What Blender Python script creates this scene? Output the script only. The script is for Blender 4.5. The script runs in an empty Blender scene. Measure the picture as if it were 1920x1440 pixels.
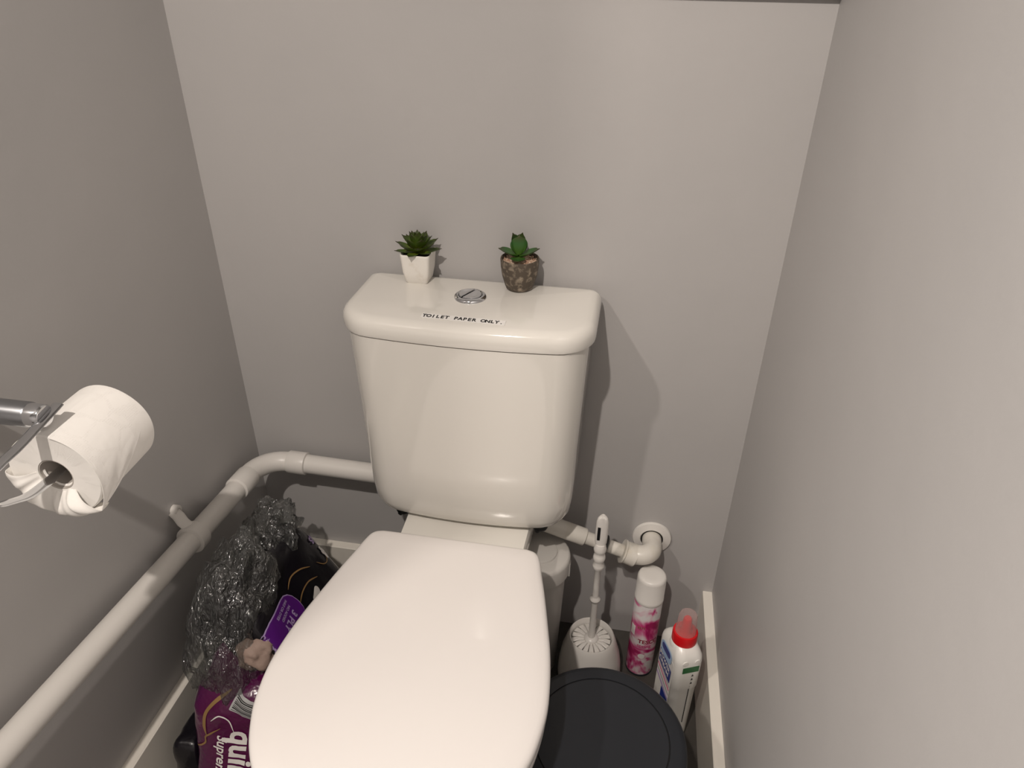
import bpy, bmesh, math, random
from mathutils import Vector, Matrix, noise, Euler
random.seed(7)
S = bpy.context.scene
C = S.collection
PI = math.pi

# ------------------------------------------------------------------ camera
XL, XR = -.705, .227          # left and right walls (back wall at Y=0)
cam_d = bpy.data.cameras.new('camera'); cam = bpy.data.objects.new('camera', cam_d); C.objects.link(cam)
S.camera = cam
F_PX, PITCH, YAW, ROLL, CD, CH = 1367.5, .547, .1681, .0124, 1.0872, 1.2611
cam_d.sensor_fit = 'HORIZONTAL'; cam_d.sensor_width = 36; cam_d.lens = F_PX/1920*36; cam_d.clip_start = .01
fw = Vector((-math.sin(YAW)*math.cos(PITCH), math.cos(YAW)*math.cos(PITCH), -math.sin(PITCH)))
rt = Vector((math.cos(YAW), math.sin(YAW), 0)); up = rt.cross(fw)
r2 = rt*math.cos(ROLL)+up*math.sin(ROLL); u2 = r2.cross(fw)
cam.matrix_world = Matrix(((r2.x,u2.x,-fw.x,0),(r2.y,u2.y,-fw.y,-CD),(r2.z,u2.z,-fw.z,CH),(0,0,0,1)))

# ------------------------------------------------------------------ world, lights, exposure
w = bpy.data.worlds.new('world'); S.world = w; w.use_nodes = True
w.node_tree.nodes['Background'].inputs[0].default_value = (.5,.47,.44,1)
w.node_tree.nodes['Background'].inputs[1].default_value = .05
S.view_settings.view_transform = 'Standard'; S.view_settings.look = 'None'
S.view_settings.gamma = 1; S.view_settings.use_curve_mapping = False
S.view_settings.exposure = 0.0
def spot(name, loc, target, power, col, size=110, blend=.6, rad=.022):
    d = bpy.data.lights.new(name, 'SPOT'); d.energy = power; d.color = col
    d.spot_size = math.radians(size); d.spot_blend = blend; d.shadow_soft_size = rad
    o = bpy.data.objects.new(name, d); C.objects.link(o); o.location = loc
    o.rotation_euler = (Vector(target)-Vector(loc)).to_track_quat('-Z','Y').to_euler()
    return o
WARM = (1,.905,.82)
spot('ceiling_downlight', (-.30,-1.55,2.36), (-.28,-1.0,0), 102, WARM, 140, .8)
spot('ceiling_downlight', (-1.07,-1.49,2.36), (-.85,-1.2,0), 54, WARM, 150, .8, .034)
ad_ = bpy.data.lights.new('right_wall_fill', 'AREA'); ad_.energy = 19; ad_.color = (1,.94,.88); ad_.shape = 'SQUARE'; ad_.size = .7  # unseen soft light, added to brighten the right wall
ao_ = bpy.data.objects.new('right_wall_fill', ad_); C.objects.link(ao_); ao_.location = (-1.6,-1.45,1.75)
ao_.rotation_euler = (Vector((.227,-.9,1.0))-ao_.location).to_track_quat('-Z','Y').to_euler()

# ------------------------------------------------------------------ materials
def mat(name, col, rough=.5, metal=0, coat=0, bump=None, noise_col=None, ior=1.45, sss=0, spec=.5):
    m = bpy.data.materials.new(name); m.use_nodes = True; nt = m.node_tree; b = nt.nodes['Principled BSDF']
    b.inputs['Base Color'].default_value = (*col,1); b.inputs['Roughness'].default_value = rough
    b.inputs['Metallic'].default_value = metal; b.inputs['Coat Weight'].default_value = coat
    b.inputs['Coat Roughness'].default_value = .04; b.inputs['IOR'].default_value = ior
    b.inputs['Specular IOR Level'].default_value = spec
    if sss: b.inputs['Subsurface Weight'].default_value = sss; b.inputs['Subsurface Radius'].default_value=(.01,.006,.004)
    tc = nt.nodes.new('ShaderNodeTexCoord')
    if noise_col:   # (scale, colour2, lo, hi)
        n = nt.nodes.new('ShaderNodeTexNoise'); n.inputs['Scale'].default_value = noise_col[0]; n.inputs['Detail'].default_value = 6
        nt.links.new(tc.outputs['Object'], n.inputs['Vector'])
        r = nt.nodes.new('ShaderNodeValToRGB'); e = r.color_ramp.elements
        e[0].position = noise_col[2]; e[0].color = (*col,1); e[1].position = noise_col[3]; e[1].color = (*noise_col[1],1)
        nt.links.new(n.outputs['Fac'], r.inputs['Fac']); nt.links.new(r.outputs['Color'], b.inputs['Base Color'])
    if bump:        # list of (scale, strength, distance)
        prev = None
        for sc, st, di in bump:
            n = nt.nodes.new('ShaderNodeTexNoise'); n.inputs['Scale'].default_value = sc; n.inputs['Detail'].default_value = 4
            nt.links.new(tc.outputs['Object'], n.inputs['Vector'])
            bp = nt.nodes.new('ShaderNodeBump'); bp.inputs['Strength'].default_value = st; bp.inputs['Distance'].default_value = di
            nt.links.new(n.outputs['Fac'], bp.inputs['Height'])
            if prev: nt.links.new(prev.outputs['Normal'], bp.inputs['Normal'])
            prev = bp
        nt.links.new(prev.outputs['Normal'], b.inputs['Normal'])
    return m
M = {}
M['wall'] = mat('grey_wall_paint', (.43,.418,.412), .5, bump=[(7,.07,.02),(260,.10,.001)], noise_col=(3,(.455,.440,.432),.35,.7))
M['trim'] = mat('cream_gloss_paint', (.80,.76,.69), .4, bump=[(60,.15,.001)])
M['greytrim'] = mat('grey_trim_paint', (.38,.375,.37), .45)
M['ceil'] = mat('ceiling_paint', (.75,.74,.72), .8)
M['floor'] = mat('dark_vinyl_floor', (.05,.045,.04), .4, noise_col=(14,(.085,.078,.07),.3,.7), bump=[(80,.2,.001)])
M['ceramic'] = mat('white_ceramic', (.74,.715,.665), .1, coat=.5)
M['seat'] = mat('white_seat_plastic', (.80,.765,.74), .22, coat=.25)
M['pvc'] = mat('white_pipe_plastic', (.68,.655,.62), .35, bump=[(40,.05,.002)])
M['pvc2'] = mat('cream_pipe_plastic', (.72,.69,.63), .3, noise_col=(30,(.6,.55,.45),.5,.85))
M['plastic'] = mat('white_plastic', (.72,.695,.66), .28)
M['binwhite'] = mat('off_white_bin_plastic', (.55,.53,.50), .35)
M['chrome'] = mat('chrome', (.75,.76,.78), .08, 1)
M['steel'] = mat('brushed_steel', (.42,.43,.45), .28, 1)
M['black'] = mat('black_rubber', (.012,.012,.012), .4)
M['charcoal'] = mat('charcoal_plastic', (.016,.018,.023), .42, bump=[(500,.1,.0004)])
M['groove'] = mat('dark_groove', (.004,.004,.005), .6)
M['paper'] = mat('white_tissue_paper', (.93,.905,.865), .95, bump=[(90,.25,.002)], spec=.1)
M['card'] = mat('grey_card_core', (.5,.46,.42), .9)
M['sticker'] = mat('white_sticker', (.84,.82,.79), .5)
M['ink'] = mat('black_ink', (.01,.01,.01), .6)
M['whiteink'] = mat('white_ink', (.8,.77,.74), .5)
M['potwhite'] = mat('white_pot', (.78,.75,.70), .45, noise_col=(60,(.68,.63,.56),.55,.8))
M['stone'] = mat('mottled_stone_pot', (.085,.066,.048), .6, noise_col=(120,(.34,.28,.21),.5,.72), bump=[(90,.6,.002)])
M['soil'] = mat('dark_soil', (.03,.022,.015), .9)
M['gravel'] = mat('tan_gravel', (.42,.24,.16), .7, noise_col=(160,(.7,.55,.42),.4,.6))
M['red'] = mat('red_plastic', (.62,.008,.012), .3)
M['green'] = mat('green_label', (.01,.12,.03), .35)
M['navy'] = mat('navy_label', (.015,.03,.22), .3)
M['sky'] = mat('light_blue_label', (.35,.5,.72), .3)
M['orange'] = mat('orange_label', (.55,.23,.02), .3, noise_col=(40,(.75,.42,.08),.4,.6))
M['bottle'] = mat('white_bottle_plastic', (.80,.78,.74), .25)
M['pinkink'] = mat('pink_ink', (.55,.05,.2), .4)
M['dkpink'] = mat('dark_red_ink', (.28,.02,.05), .4)
M['gold'] = mat('gold_line_ink', (.27,.16,.06), .4)
M['violet'] = mat('violet_label', (.085,.008,.17), .3)
M['lilac'] = mat('lilac_ink', (.38,.28,.5), .4)
M['plum'] = mat('plum_polythene', (.085,.004,.05), .22, coat=.5, bump=[(14,.7,.02),(45,.3,.004)], noise_col=(6,(.06,.003,.055),.4,.6))
M['blackpack'] = mat('black_polythene', (.004,.003,.006), .25, coat=.4, bump=[(16,.4,.01)])
M['peach'] = mat('pale_peach_tissue', (.33,.24,.2), .7, bump=[(25,.5,.01)])
M['barcode'] = mat('grey_label', (.42,.42,.42), .4)

def leafmat(name, c1, c2, tip):
    m = mat(name, c1, .42, bump=[(60,.15,.001)]); nt = m.node_tree; b = nt.nodes['Principled BSDF']
    tc = nt.nodes.new('ShaderNodeTexCoord'); sx = nt.nodes.new('ShaderNodeSeparateXYZ'); nt.links.new(tc.outputs['Generated'], sx.inputs[0])
    r = nt.nodes.new('ShaderNodeValToRGB'); e = r.color_ramp.elements
    e[0].position = 0; e[0].color = (*c2,1); e[1].position = .97; e[1].color = (*tip,1)
    k = r.color_ramp.elements.new(.6); k.color = (*c1,1)
    nt.links.new(sx.outputs['Y'], r.inputs['Fac']); nt.links.new(r.outputs['Color'], b.inputs['Base Color'])
    return m
M['leaf1'] = leafmat('green_leaf', (.065,.115,.014), (.20,.23,.02), (.035,.03,.012))
M['leaf2'] = leafmat('deep_green_leaf', (.035,.11,.025), (.07,.15,.02), (.05,.05,.015))

def film_mat():
    m = bpy.data.materials.new('clear_polythene'); m.use_nodes = True; nt = m.node_tree; nt.nodes.clear()
    o = nt.nodes.new('ShaderNodeOutputMaterial'); mx = nt.nodes.new('ShaderNodeMixShader')
    t = nt.nodes.new('ShaderNodeBsdfTransparent'); t.inputs[0].default_value = (.86,.87,.86,1)
    g = nt.nodes.new('ShaderNodeBsdfPrincipled'); g.inputs['Base Color'].default_value = (.075,.08,.078,1); g.inputs['Roughness'].default_value = .2
    g.inputs['Specular IOR Level'].default_value = 1.0; g.inputs['IOR'].default_value = 1.9; g.inputs['Coat Weight'].default_value = 1; g.inputs['Coat Roughness'].default_value = .1; g.inputs['Coat IOR'].default_value = 2.4
    tc = nt.nodes.new('ShaderNodeTexCoord')
    mp = nt.nodes.new('ShaderNodeMapping'); mp.inputs['Scale'].default_value = (1.6,1,.6); nt.links.new(tc.outputs['Object'], mp.inputs[0])
    n = nt.nodes.new('ShaderNodeTexNoise'); n.inputs['Scale'].default_value = 95; n.inputs['Detail'].default_value = 2; n.inputs['Distortion'].default_value = .8
    nt.links.new(mp.outputs[0], n.inputs['Vector'])
    bp = nt.nodes.new('ShaderNodeBump'); bp.inputs['Strength'].default_value = 1; bp.inputs['Distance'].default_value = .0075
    nt.links.new(n.outputs['Fac'], bp.inputs['Height'])
    nt.links.new(bp.outputs[0], g.inputs['Normal']); nt.links.new(bp.outputs[0], g.inputs['Coat Normal'])
    lw = nt.nodes.new('ShaderNodeLayerWeight'); lw.inputs[0].default_value = .35
    mr = nt.nodes.new('ShaderNodeMapRange'); mr.inputs['To Min'].default_value = .26; mr.inputs['To Max'].default_value = .80
    nt.links.new(lw.outputs['Facing'], mr.inputs['Value'])
    nt.links.new(mr.outputs[0], mx.inputs[0]); nt.links.new(t.outputs[0], mx.inputs[1]); nt.links.new(g.outputs[0], mx.inputs[2])
    nt.links.new(mx.outputs[0], o.inputs[0])
    return m
M['film'] = film_mat()
def clear_mat():
    m = bpy.data.materials.new('clear_plastic_cap'); m.use_nodes = True; nt = m.node_tree; nt.nodes.clear()
    o = nt.nodes.new('ShaderNodeOutputMaterial'); mx = nt.nodes.new('ShaderNodeMixShader')
    t = nt.nodes.new('ShaderNodeBsdfTransparent'); t.inputs[0].default_value = (.93,.88,.87,1)
    g = nt.nodes.new('ShaderNodeBsdfPrincipled'); g.inputs['Base Color'].default_value = (.75,.6,.58,1); g.inputs['Roughness'].default_value = .12
    lw = nt.nodes.new('ShaderNodeLayerWeight'); lw.inputs[0].default_value = .3
    mr = nt.nodes.new('ShaderNodeMapRange'); mr.inputs['To Min'].default_value = .12; mr.inputs['To Max'].default_value = .7
    nt.links.new(lw.outputs['Facing'], mr.inputs['Value'])
    nt.links.new(mr.outputs[0], mx.inputs[0]); nt.links.new(t.outputs[0], mx.inputs[1]); nt.links.new(g.outputs[0], mx.inputs[2])
    nt.links.new(mx.outputs[0], o.inputs[0])
    return m
M['clear'] = clear_mat()

# ------------------------------------------------------------------ helpers
def tag(o, label, cat, group=None, kind=None):
    if label: o['label'] = label
    if cat: o['category'] = cat
    if group: o['group'] = group
    if kind: o['kind'] = kind
    return o
def thing(name, label, cat, loc=(0,0,0), rot=(0,0,0), group=None):
    o = bpy.data.objects.new(name, None); C.objects.link(o); o.location = loc; o.rotation_euler = rot
    o.empty_display_size = .05
    return tag(o, label, cat, group)
def obj(name, bm, m, parent=None, smooth=40, label=None, local=True):
    """link a bmesh as ONE object; geometry of children is in the root Empty's local frame"""
    bmesh.ops.recalc_face_normals(bm, faces=bm.faces)
    me = bpy.data.meshes.new(name); bm.to_mesh(me); bm.free()
    ms = m if isinstance(m, (list,tuple)) else [m]
    for k in ms: me.materials.append(k)
    for p in me.polygons: p.use_smooth = True
    if smooth is not None:
        try: me.set_sharp_from_angle(angle=math.radians(smooth))
        except Exception: pass
    else:
        for p in me.polygons: p.use_smooth = False
    o = bpy.data.objects.new(name, me); C.objects.link(o)
    if parent is not None: o.parent = parent
    if label: o['label'] = label
    return o
def struct(name, bm, m, bevel=0):
    o = obj(name, bm, m, smooth=30); o['kind'] = 'structure'
    if bevel:
        b = o.modifiers.new('bevel','BEVEL'); b.width = bevel; b.segments = 2
    return o
def box(bm, lo, hi):
    vs = [bm.verts.new((x,y,z)) for x in (lo[0],hi[0]) for y in (lo[1],hi[1]) for z in (lo[2],hi[2])]
    fs = []
    for f in [(0,1,3,2),(4,6,7,5),(0,4,5,1),(2,3,7,6),(0,2,6,4),(1,5,7,3)]: fs.append(bm.faces.new([vs[i] for i in f]))
    return fs
def loft(bm, rings, cap0=True, cap1=True, close=False, mi=0):
    vr = [[bm.verts.new(p) for p in r] for r in rings]
    n = len(vr[0])
    prs = list(zip(vr, vr[1:]))
    if close: prs.append((vr[-1], vr[0]))
    for a, b in prs:
        for i in range(n):
            try: f = bm.faces.new((a[i], a[(i+1)%n], b[(i+1)%n], b[i])); f.material_index = mi
            except ValueError: pass
    def cap(r):
        c = sum((v.co for v in r), Vector())/n; cv = bm.verts.new(c)
        for i in range(n): f = bm.faces.new((r[i], r[(i+1)%n], cv)); f.material_index = mi
    if cap0 and not close: cap(vr[0])
    if cap1 and not close: cap(vr[-1])
    return vr
def circ(r, z, n=48, cx=0, cy=0, ry=None):
    ry = r if ry is None else ry
    return [(cx+r*math.cos(2*PI*i/n), cy+ry*math.sin(2*PI*i/n), z) for i in range(n)]
def lathe(bm, prof, n=48, cx=0, cy=0, close=False, cap0=True, cap1=True):
    return loft(bm, [circ(r, z, n, cx, cy) for r, z in prof], cap0, cap1, close)
def tube(bm, pts, r, n=20, caps=True, flat=None, upv=None):
    """sweep a circle (or flat ellipse r x flat) along pts; r may be a list"""
    pts = [Vector(p) for p in pts]; rings = []
    t0 = (pts[1]-pts[0]).normalized()
    u = Vector(upv) if upv else (Vector((0,0,1)) if abs(t0.z) < .9 else Vector((1,0,0)))
    u = (u - t0*u.dot(t0)).normalized()
    for i, p in enumerate(pts):
        a = pts[max(i-1,0)]; b = pts[min(i+1,len(pts)-1)]; t = (b-a).normalized()
        u = (u - t*u.dot(t)).normalized(); v = t.cross(u)
        rr = r[i] if isinstance(r, (list,tuple)) else r; r_b = rr if flat is None else flat
        rings.append([tuple(p + u*(rr*math.cos(2*PI*k/n)) + v*(r_b*math.sin(2*PI*k/n))) for k in range(n)])
    return loft(bm, rings, caps, caps)
def catmull(pts, k=6, closed=False):
    P = [Vector(p) for p in pts]; out = []; n = len(P)
    rng = range(n) if closed else range(n-1)
    for i in rng:
        if closed: a,b,c,d = P[i-1],P[i],P[(i+1)%n],P[(i+2)%n]
        else: a,b,c,d = P[max(i-1,0)],P[i],P[i+1],P[min(i+2,n-1)]
        for j in range(k):
            t = j/k
            out.append(.5*((2*b)+(c-a)*t+(2*a-5*b+4*c-d)*t*t+(3*b-a-3*c+d)*t**3))
    if not closed: out.append(P[-1])
    return out
def rrect(cx, cy, hw, hd, r, z, seg=8, bow=0, rf=None):
    """rounded rectangle, front (-y) corners use rf"""
    rf = r if rf is None else rf; pts = []
    for (sx, sy, a0, rr) in ((1,1,0,r),(-1,1,PI/2,r),(-1,-1,PI,rf),(1,-1,1.5*PI,rf)):
        ox = sx*(hw-rr); oy = sy*(hd-rr)
        for i in range(seg+1):
            a = a0 + PI/2*i/seg; pts.append([ox+rr*math.cos(a), oy+rr*math.sin(a)])
        if sx == -1 and sy == -1:
            for i in range(1,14): t = i/14; pts.append([-(hw-rr)+2*(hw-rr)*t, -hd])
        if sx == 1 and sy == 1:
            for i in range(1,14): t = i/14; pts.append([(hw-rr)-2*(hw-rr)*t, hd])
    out = []
    for x, y in pts:
        if y < 0: y -= bow*(1-(x/hw)**2)*min(1, -y/hd)
        out.append((cx+x, cy+y, z))
    return out
def offset(pts, d, z=None):
    n = len(pts); out = []
    area = sum(pts[i][0]*pts[(i+1)%n][1]-pts[(i+1)%n][0]*pts[i][1] for i in range(n)); s = 1 if area > 0 else -1
    for i in range(n):
        a = Vector(pts[i-1][:2]); b = Vector(pts[(i+1)%n][:2]); t = (b-a)
        if t.length < 1e-9: t = Vector((1,0))
        t.normalize(); nx, ny = -t.y*s, t.x*s
        out.append((pts[i][0]+nx*d, pts[i][1]+ny*d, pts[i][2] if z is None else z))
    return out
def text_mesh(body, size, mono=None, bold=0, extrude=0, shear=0):
    """flat text as bmesh in XY plane; mono = fixed advance per letter"""
    bm = bmesh.new()
    items = [(body, 0)] if mono is None else [(ch, i*mono) for i, ch in enumerate(body) if ch != ' ']
    for s_, x0 in items:
        cu = bpy.data.curves.new('letters', 'FONT'); cu.body = s_; cu.size = size; cu.offset = bold; cu.resolution_u = 3; cu.shear = shear
        cu.extrude = extrude
        if mono: cu.align_x = 'CENTER'
        o = bpy.data.objects.new('letters', cu); C.objects.link(o)
        dg = bpy.context.evaluated_depsgraph_get(); me = bpy.data.meshes.new_from_object(o.evaluated_get(dg))
        b2 = bmesh.new(); b2.from_mesh(me)
        bmesh.ops.translate(b2, verts=b2.verts, vec=(x0,0,0)); me.clear_geometry(); b2.to_mesh(me); b2.free()
        bm.from_mesh(me)
        bpy.data.objects.remove(o); bpy.data.curves.remove(cu); bpy.data.meshes.remove(me)
    return bm
def remap(bm, fn):
    for v in bm.verts: v.co = Vector(fn(v.co))
    return bm
def subdiv_long(bm, L):
    for _ in range(6):
        es = [e for e in bm.edges if e.calc_length() > L]
        if not es: break
        bmesh.ops.triangulate(bm, faces=[f for f in bm.faces if len(f.verts) > 4])
        es = [e for e in bm.edges if e.calc_length() > L]
        bmesh.ops.subdivide_edges(bm, edges=es, cuts=1)
        bmesh.ops.triangulate(bm, faces=[f for f in bm.faces if len(f.verts) > 4])

# ------------------------------------------------------------------ setting
YE = -.94                     # where the left wall ends
H = 2.4
bm = bmesh.new(); box(bm, (-1.9,-2.6,-.05), (XR+.1,.1,0)); struct('floor', bm, M['floor'])
bm = bmesh.new(); box(bm, (-1.9,-2.6,H), (XR+.1,.1,H+.05)); struct('ceiling', bm, M['ceil'])
bm = bmesh.new(); box(bm, (-1.9,0,0), (XR+.1,.1,H)); struct('wall_back', bm, M['wall'])
bm = bmesh.new(); box(bm, (XR,-2.6,0), (XR+.1,0,H)); struct('wall_right', bm, M['wall'])
bm = bmesh.new(); box(bm, (XL-.1,YE,0), (XL,0,H)); struct('wall_left', bm, M['wall'])
bm = bmesh.new(); box(bm, (-1.9,-2.7,0), (XR+.1,-2.6,H)); struct('wall_front', bm, M['wall'])
bm = bmesh.new(); box(bm, (-2.0,-2.6,0), (-1.9,.0,H)); struct('wall_far_left', bm, M['wall'])
HB = .149
def board(lo, hi, axis):
    bm = bmesh.new(); box(bm, lo, hi)
    return bm
def rough_board(x0, x1, y0, y1, h, along, wob):
    """skirting with a slightly wavy painted edge against the wall"""
    bm = bmesh.new(); n = 40; rings = []
    for i in range(n+1):
        t = i/n
        if along == 'y':
            y = y0+(y1-y0)*t; xx = x1
            rings.append([(x0,y,0),(x0,y,h-.001),(x0+(x1-x0)*.08,y,h),(xx,y,h),(xx,y,0)])
        else:
            x = x0+(x1-x0)*t
            rings.append([(x,y0,0),(x,y0,h-.001),(x,y0+(y1-y0)*.08,h),(x,y1,h),(x,y1,0)])
    loft(bm, rings); return bm
struct('baseboard_right', rough_board(XR-.018, XR, 0, -2.6, HB, 'y', 0), M['trim'])
struct('baseboard_left', rough_board(XL+.018, XL, 0, YE, HB, 'y', 0), M['trim'])
struct('baseboard_back', rough_board(XL+.018, -.34, -.018, 0, HB, 'x', 0), M['trim'])
bm = bmesh.new(); box(bm, (XL,-.016,1.207), (XR,0,1.26)); struct('trim_1', bm, M['greytrim'], .003)

# ------------------------------------------------------------------ toilet
TX = -.231
toilet = thing('toilet', 'white close-coupled toilet with its lid down against the grey back wall', 'toilet', (TX,-.3,0))
def L(pts): return [(p[0]-TX, p[1]+.3, p[2]) for p in pts]     # world -> toilet local
def LB(bm):
    bmesh.ops.translate(bm, verts=bm.verts, vec=(-TX,.3,0)); return bm
# cistern tank
bm = bmesh.new(); rings = []
prof = [(.4075,.100,.05),(.4085,.140,.070),(.412,.156,.0765),(.420,.1655,.0795),(.434,.1715,.0815),(.46,.174,.0825),(.50,.1755,.083),(.56,.1765,.0835),(.66,.1805,.0845),(.7585,.1845,.0855)]
for z, hw, hd in prof:
    rings.append(rrect(TX, -.008-hd, hw, hd, .012, z, bow=.014, rf=min(.045,hd*.55)))
loft(bm, rings); obj('cistern', LB(bm), M['ceramic'], toilet, 60)
# cistern lid
bm = bmesh.new(); hw, hd = .193, .0875; cy = -.006-hd
base = rrect(TX, cy, hw, hd, .022, 0, bow=.015, rf=.052)
rings = [offset(base,.006,.760), offset(base,.001,.761), offset(base,0,.765), offset(base,0,.775), offset(base,.0015,.781), offset(base,.005,.7865), offset(base,.010,.7895), offset(base,.018,.791)]
loft(bm, rings); obj('cistern_lid', LB(bm), M['ceramic'], toilet, 60)
# shade in the gap between tank and lid, modelled as a dark strip
bm = bmesh.new(); loft(bm, [offset(base,.0082,.7575), offset(base,.0082,.7615)]); obj('lid_gap_shade', LB(bm), M['groove'], toilet)
LZ = .791
# flush button
fb = bmesh.new(); bx, by = -.2365, -.086
lathe(fb, [(.0250,LZ-.001),(.0250,LZ+.001),(.0240,LZ+.0035),(.0215,LZ+.0052),(.0195,LZ+.0055),(.0185,LZ+.0045),(.0182,LZ+.001)], 64, bx, by)
fl = obj('flush_button', LB(fb), M['chrome'], toilet)
def button_half(a0, a1, r, z0, z1):
    bm = bmesh.new(); n = 24; out = []
    arc = [(r*math.cos(a0+(a1-a0)*i/n), r*math.sin(a0+(a1-a0)*i/n)) for i in range(n+1)]
    def ring(s, z): 
        c = (sum(p[0] for p in arc)/len(arc), sum(p[1] for p in arc)/len(arc))
        return [(bx+c[0]+(p[0]-c[0])*s, by+c[1]+(p[1]-c[1])*s, z) for p in arc]
    loft(bm, [ring(1,z0), ring(1,z1-.0014), ring(.96,z1-.0003), ring(.8,z1-.0002), ring(.45,z1-.0012), ring(.2,z1-.0018)]); return LB(bm)
a = .35
for s, (a0, a1) in enumerate(((-PI/2+a-.9, PI/2-a), (PI/2-a+.12, 1.5*PI+a-.9-.12))):
    obj('button_half', button_half(a0, a1, .0172, LZ+.003, LZ+(.0075 if s else .0068)), M['chrome'], fl)
# sticker
st = bmesh.new(); sx0, sy0, sx1, sy1 = -.2925, -.1545, -.1675, -.1565
sw = .0150
for f in [None]:
    p = [(sx0,sy0-sw,LZ+.0003),(sx1,sy1-sw,LZ+.0003),(sx1,sy1,LZ+.0003),(sx0,sy0,LZ+.0003)]
    q = [(x,y,LZ+.0007) for x,y,z in p]
    loft(st, [p,q])
stk = obj('warning_sticker', LB(st), M['sticker'], toilet, None, label='white printed sticker reading TOILET PAPER ONLY.')
tm = text_mesh('TOILET PAPER ONLY.', .0100, mono=.00675, bold=.00034, extrude=.0001)
ang = math.atan2(sy1-sy0, sx1-sx0)
remap(tm, lambda v: (sx0+.0047+v.x*math.cos(ang), sy0-sw+.0036+v.x*math.sin(ang)+v.y*1.22, LZ+.0009+v.z))
obj('lettering', LB(tm), M['ink'], stk, None)
# bowl
half = [(.0,-.072),(.105,-.072),(.11,-.078),(.11,-.12),(.108,-.20),(.108,-.235),(.118,-.262),(.136,-.30),(.148,-.35),(.160,-.41),(.168,-.47),(.170,-.53),(.160,-.59),(.138,-.64),(.10,-.675),(.05,-.69),(0,-.694)]
def mirror_outline(h, k=5):
    r = catmull([(x,y,0) for x,y in h], k)
    l = [Vector((-p.x,p.y,0)) for p in reversed(r[1:-1])]
    return [(TX+p.x,p.y,0) for p in r+l]
bo = mirror_outline(half)
def bowl_ring(z, wback, wfront, yf, off=0):
    out = []
    for x, y, _ in bo:
        t = min(1, max(0, (-y-.22)/.18)); s = wback*(1-t)+wfront*t
        yy = y if y > -.3 else -.3+(y+.3)*yf
        out.append((TX+(x-TX)*s, yy, z))
    return out
bm = bmesh.new()
loft(bm, [bowl_ring(0,.75,.62,.72), bowl_ring(.03,.72,.6,.70), bowl_ring(.12,.58,.58,.68), bowl_ring(.22,.55,.62,.76), bowl_ring(.30,.55,.70,.86), bowl_ring(.335,.56,.82,.93), bowl_ring(.352,.9,.94,.975),
          bowl_ring(.362,.99,.985,.992), bowl_ring(.375,1,1,1), bowl_ring(.398,1,1,1), offset(bowl_ring(.404,1,1,1),.003)], cap1=False)
bm.verts.ensure_lookup_table(); bm.faces.new(bm.verts[-len(bo):] if False else [v for v in bm.verts if abs(v.co.z-.404) < 1e-6])
obj('bowl', LB(bm), M['ceramic'], toilet, 60)
# seat and lid
half = [(0,-.251),(.10,-.251),(.122,-.2525),(.134,-.259),(.1405,-.273),(.147,-.30),(.157,-.34),(.168,-.39),(.178,-.44),(.184,-.49),(.185,-.53),(.179,-.575),(.169,-.607),(.155,-.637),(.133,-.667),(.10,-.692),(.055,-.708),(0,-.713)]
so = mirror_outline(half)
bm = bmesh.new()
oo = offset(so,.003,0); ii = offset(so,.075,0)
Z = lambda r, z: [(p[0],p[1],z) for p in r]
loft(bm, [Z(ii,.408), Z(oo,.408), Z(offset(oo,-.001),.412), Z(oo,.423), Z(offset(oo,.004),.4265), Z(ii,.4265)], close=True)
obj('toilet_seat', LB(bm), M['seat'], toilet, 50)
bm = bmesh.new()
c0 = Vector((TX,-.46,0))
def sc(r, s, z): return [(c0.x+(p[0]-c0.x)*s, c0.y+(p[1]-c0.y)*s, z) for p in r]
loft(bm, [Z(offset(so,.004),.4295), Z(offset(so,.0005),.431), Z(so,.434), Z(so,.441), Z(offset(so,.0012),.4445), Z(offset(so,.004),.4470), Z(offset(so,.009),.4488), sc(so,.86,.4505), sc(so,.7,.4520), sc(so,.5,.4535), sc(so,.25,.4545)])
obj('seat_cover', LB(bm), M['seat'], toilet, 60)
for sx in (-.075,.075):
    bm = bmesh.new(); tube(bm, [(TX+sx-.02,-.262,.416),(TX+sx+.02,-.262,.416)], .0085, 16)
    obj('hinge', LB(bm), M['seat'], toilet)
for sx in (-.124,.128):
    bm = bmesh.new(); px, py = TX+sx*.965, -.146
    lathe(bm, [(.008,.395),(.012,.3965),(.0135,.400),(.0125,.404),(.010,.4065)], 28, px, py)
    tube(bm, [(px-.004,py-.013,.398),(px,py,.4),(px+.004,py+.013,.398)], .004, 12)
    obj('wing_nut', LB(bm), M['black'], toilet, 30)

# ------------------------------------------------------------------ waste pipe along left and back walls
def pipe_collar(bm, a, b, r0, r1):
    a, b = Vector(a), Vector(b); d = (b-a)
    tube(bm, [a, a+d*.04, a+d*.06, b-d*.06, b-d*.04, b], [r0, r1*.985, r1, r1, r1*.985, r0], 32)
PX = -.665
wp = thing('waste_pipe', 'long white plastic waste pipe along the left wall turning the corner behind the cistern', 'pipe', (PX,-.3,0))
def LW(bm): bmesh.ops.translate(bm, verts=bm.verts, vec=(-PX,.3,0)); return bm
def pz(y): return .4025 - .075*(y+.15) if y < -.15 else .4025
E0 = Vector((PX,-.118,.398)); E1 = Vector((PX+.070,-.045,.390))
def pl(y): return Vector((PX, y, .398 + (-.118-y)*.083))
bm = bmesh.new(); tube(bm, [pl(-.118), pl(-.9)], .0185, 32); obj('left_run', LW(bm), M['pvc'], wp)
bm = bmesh.new(); tube(bm, [E1, (-.10,-.045,.380)], .0185, 32); obj('back_run', LW(bm), M['pvc'], wp)
bm = bmesh.new(); rc = .07; arc = []
for i in range(13):
    a = PI/2*i/12
    arc.append((E0.x+ .055*(1-math.cos(a)), E0.y+.012+ .06*math.sin(a), .398-.008*i/12))
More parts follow.
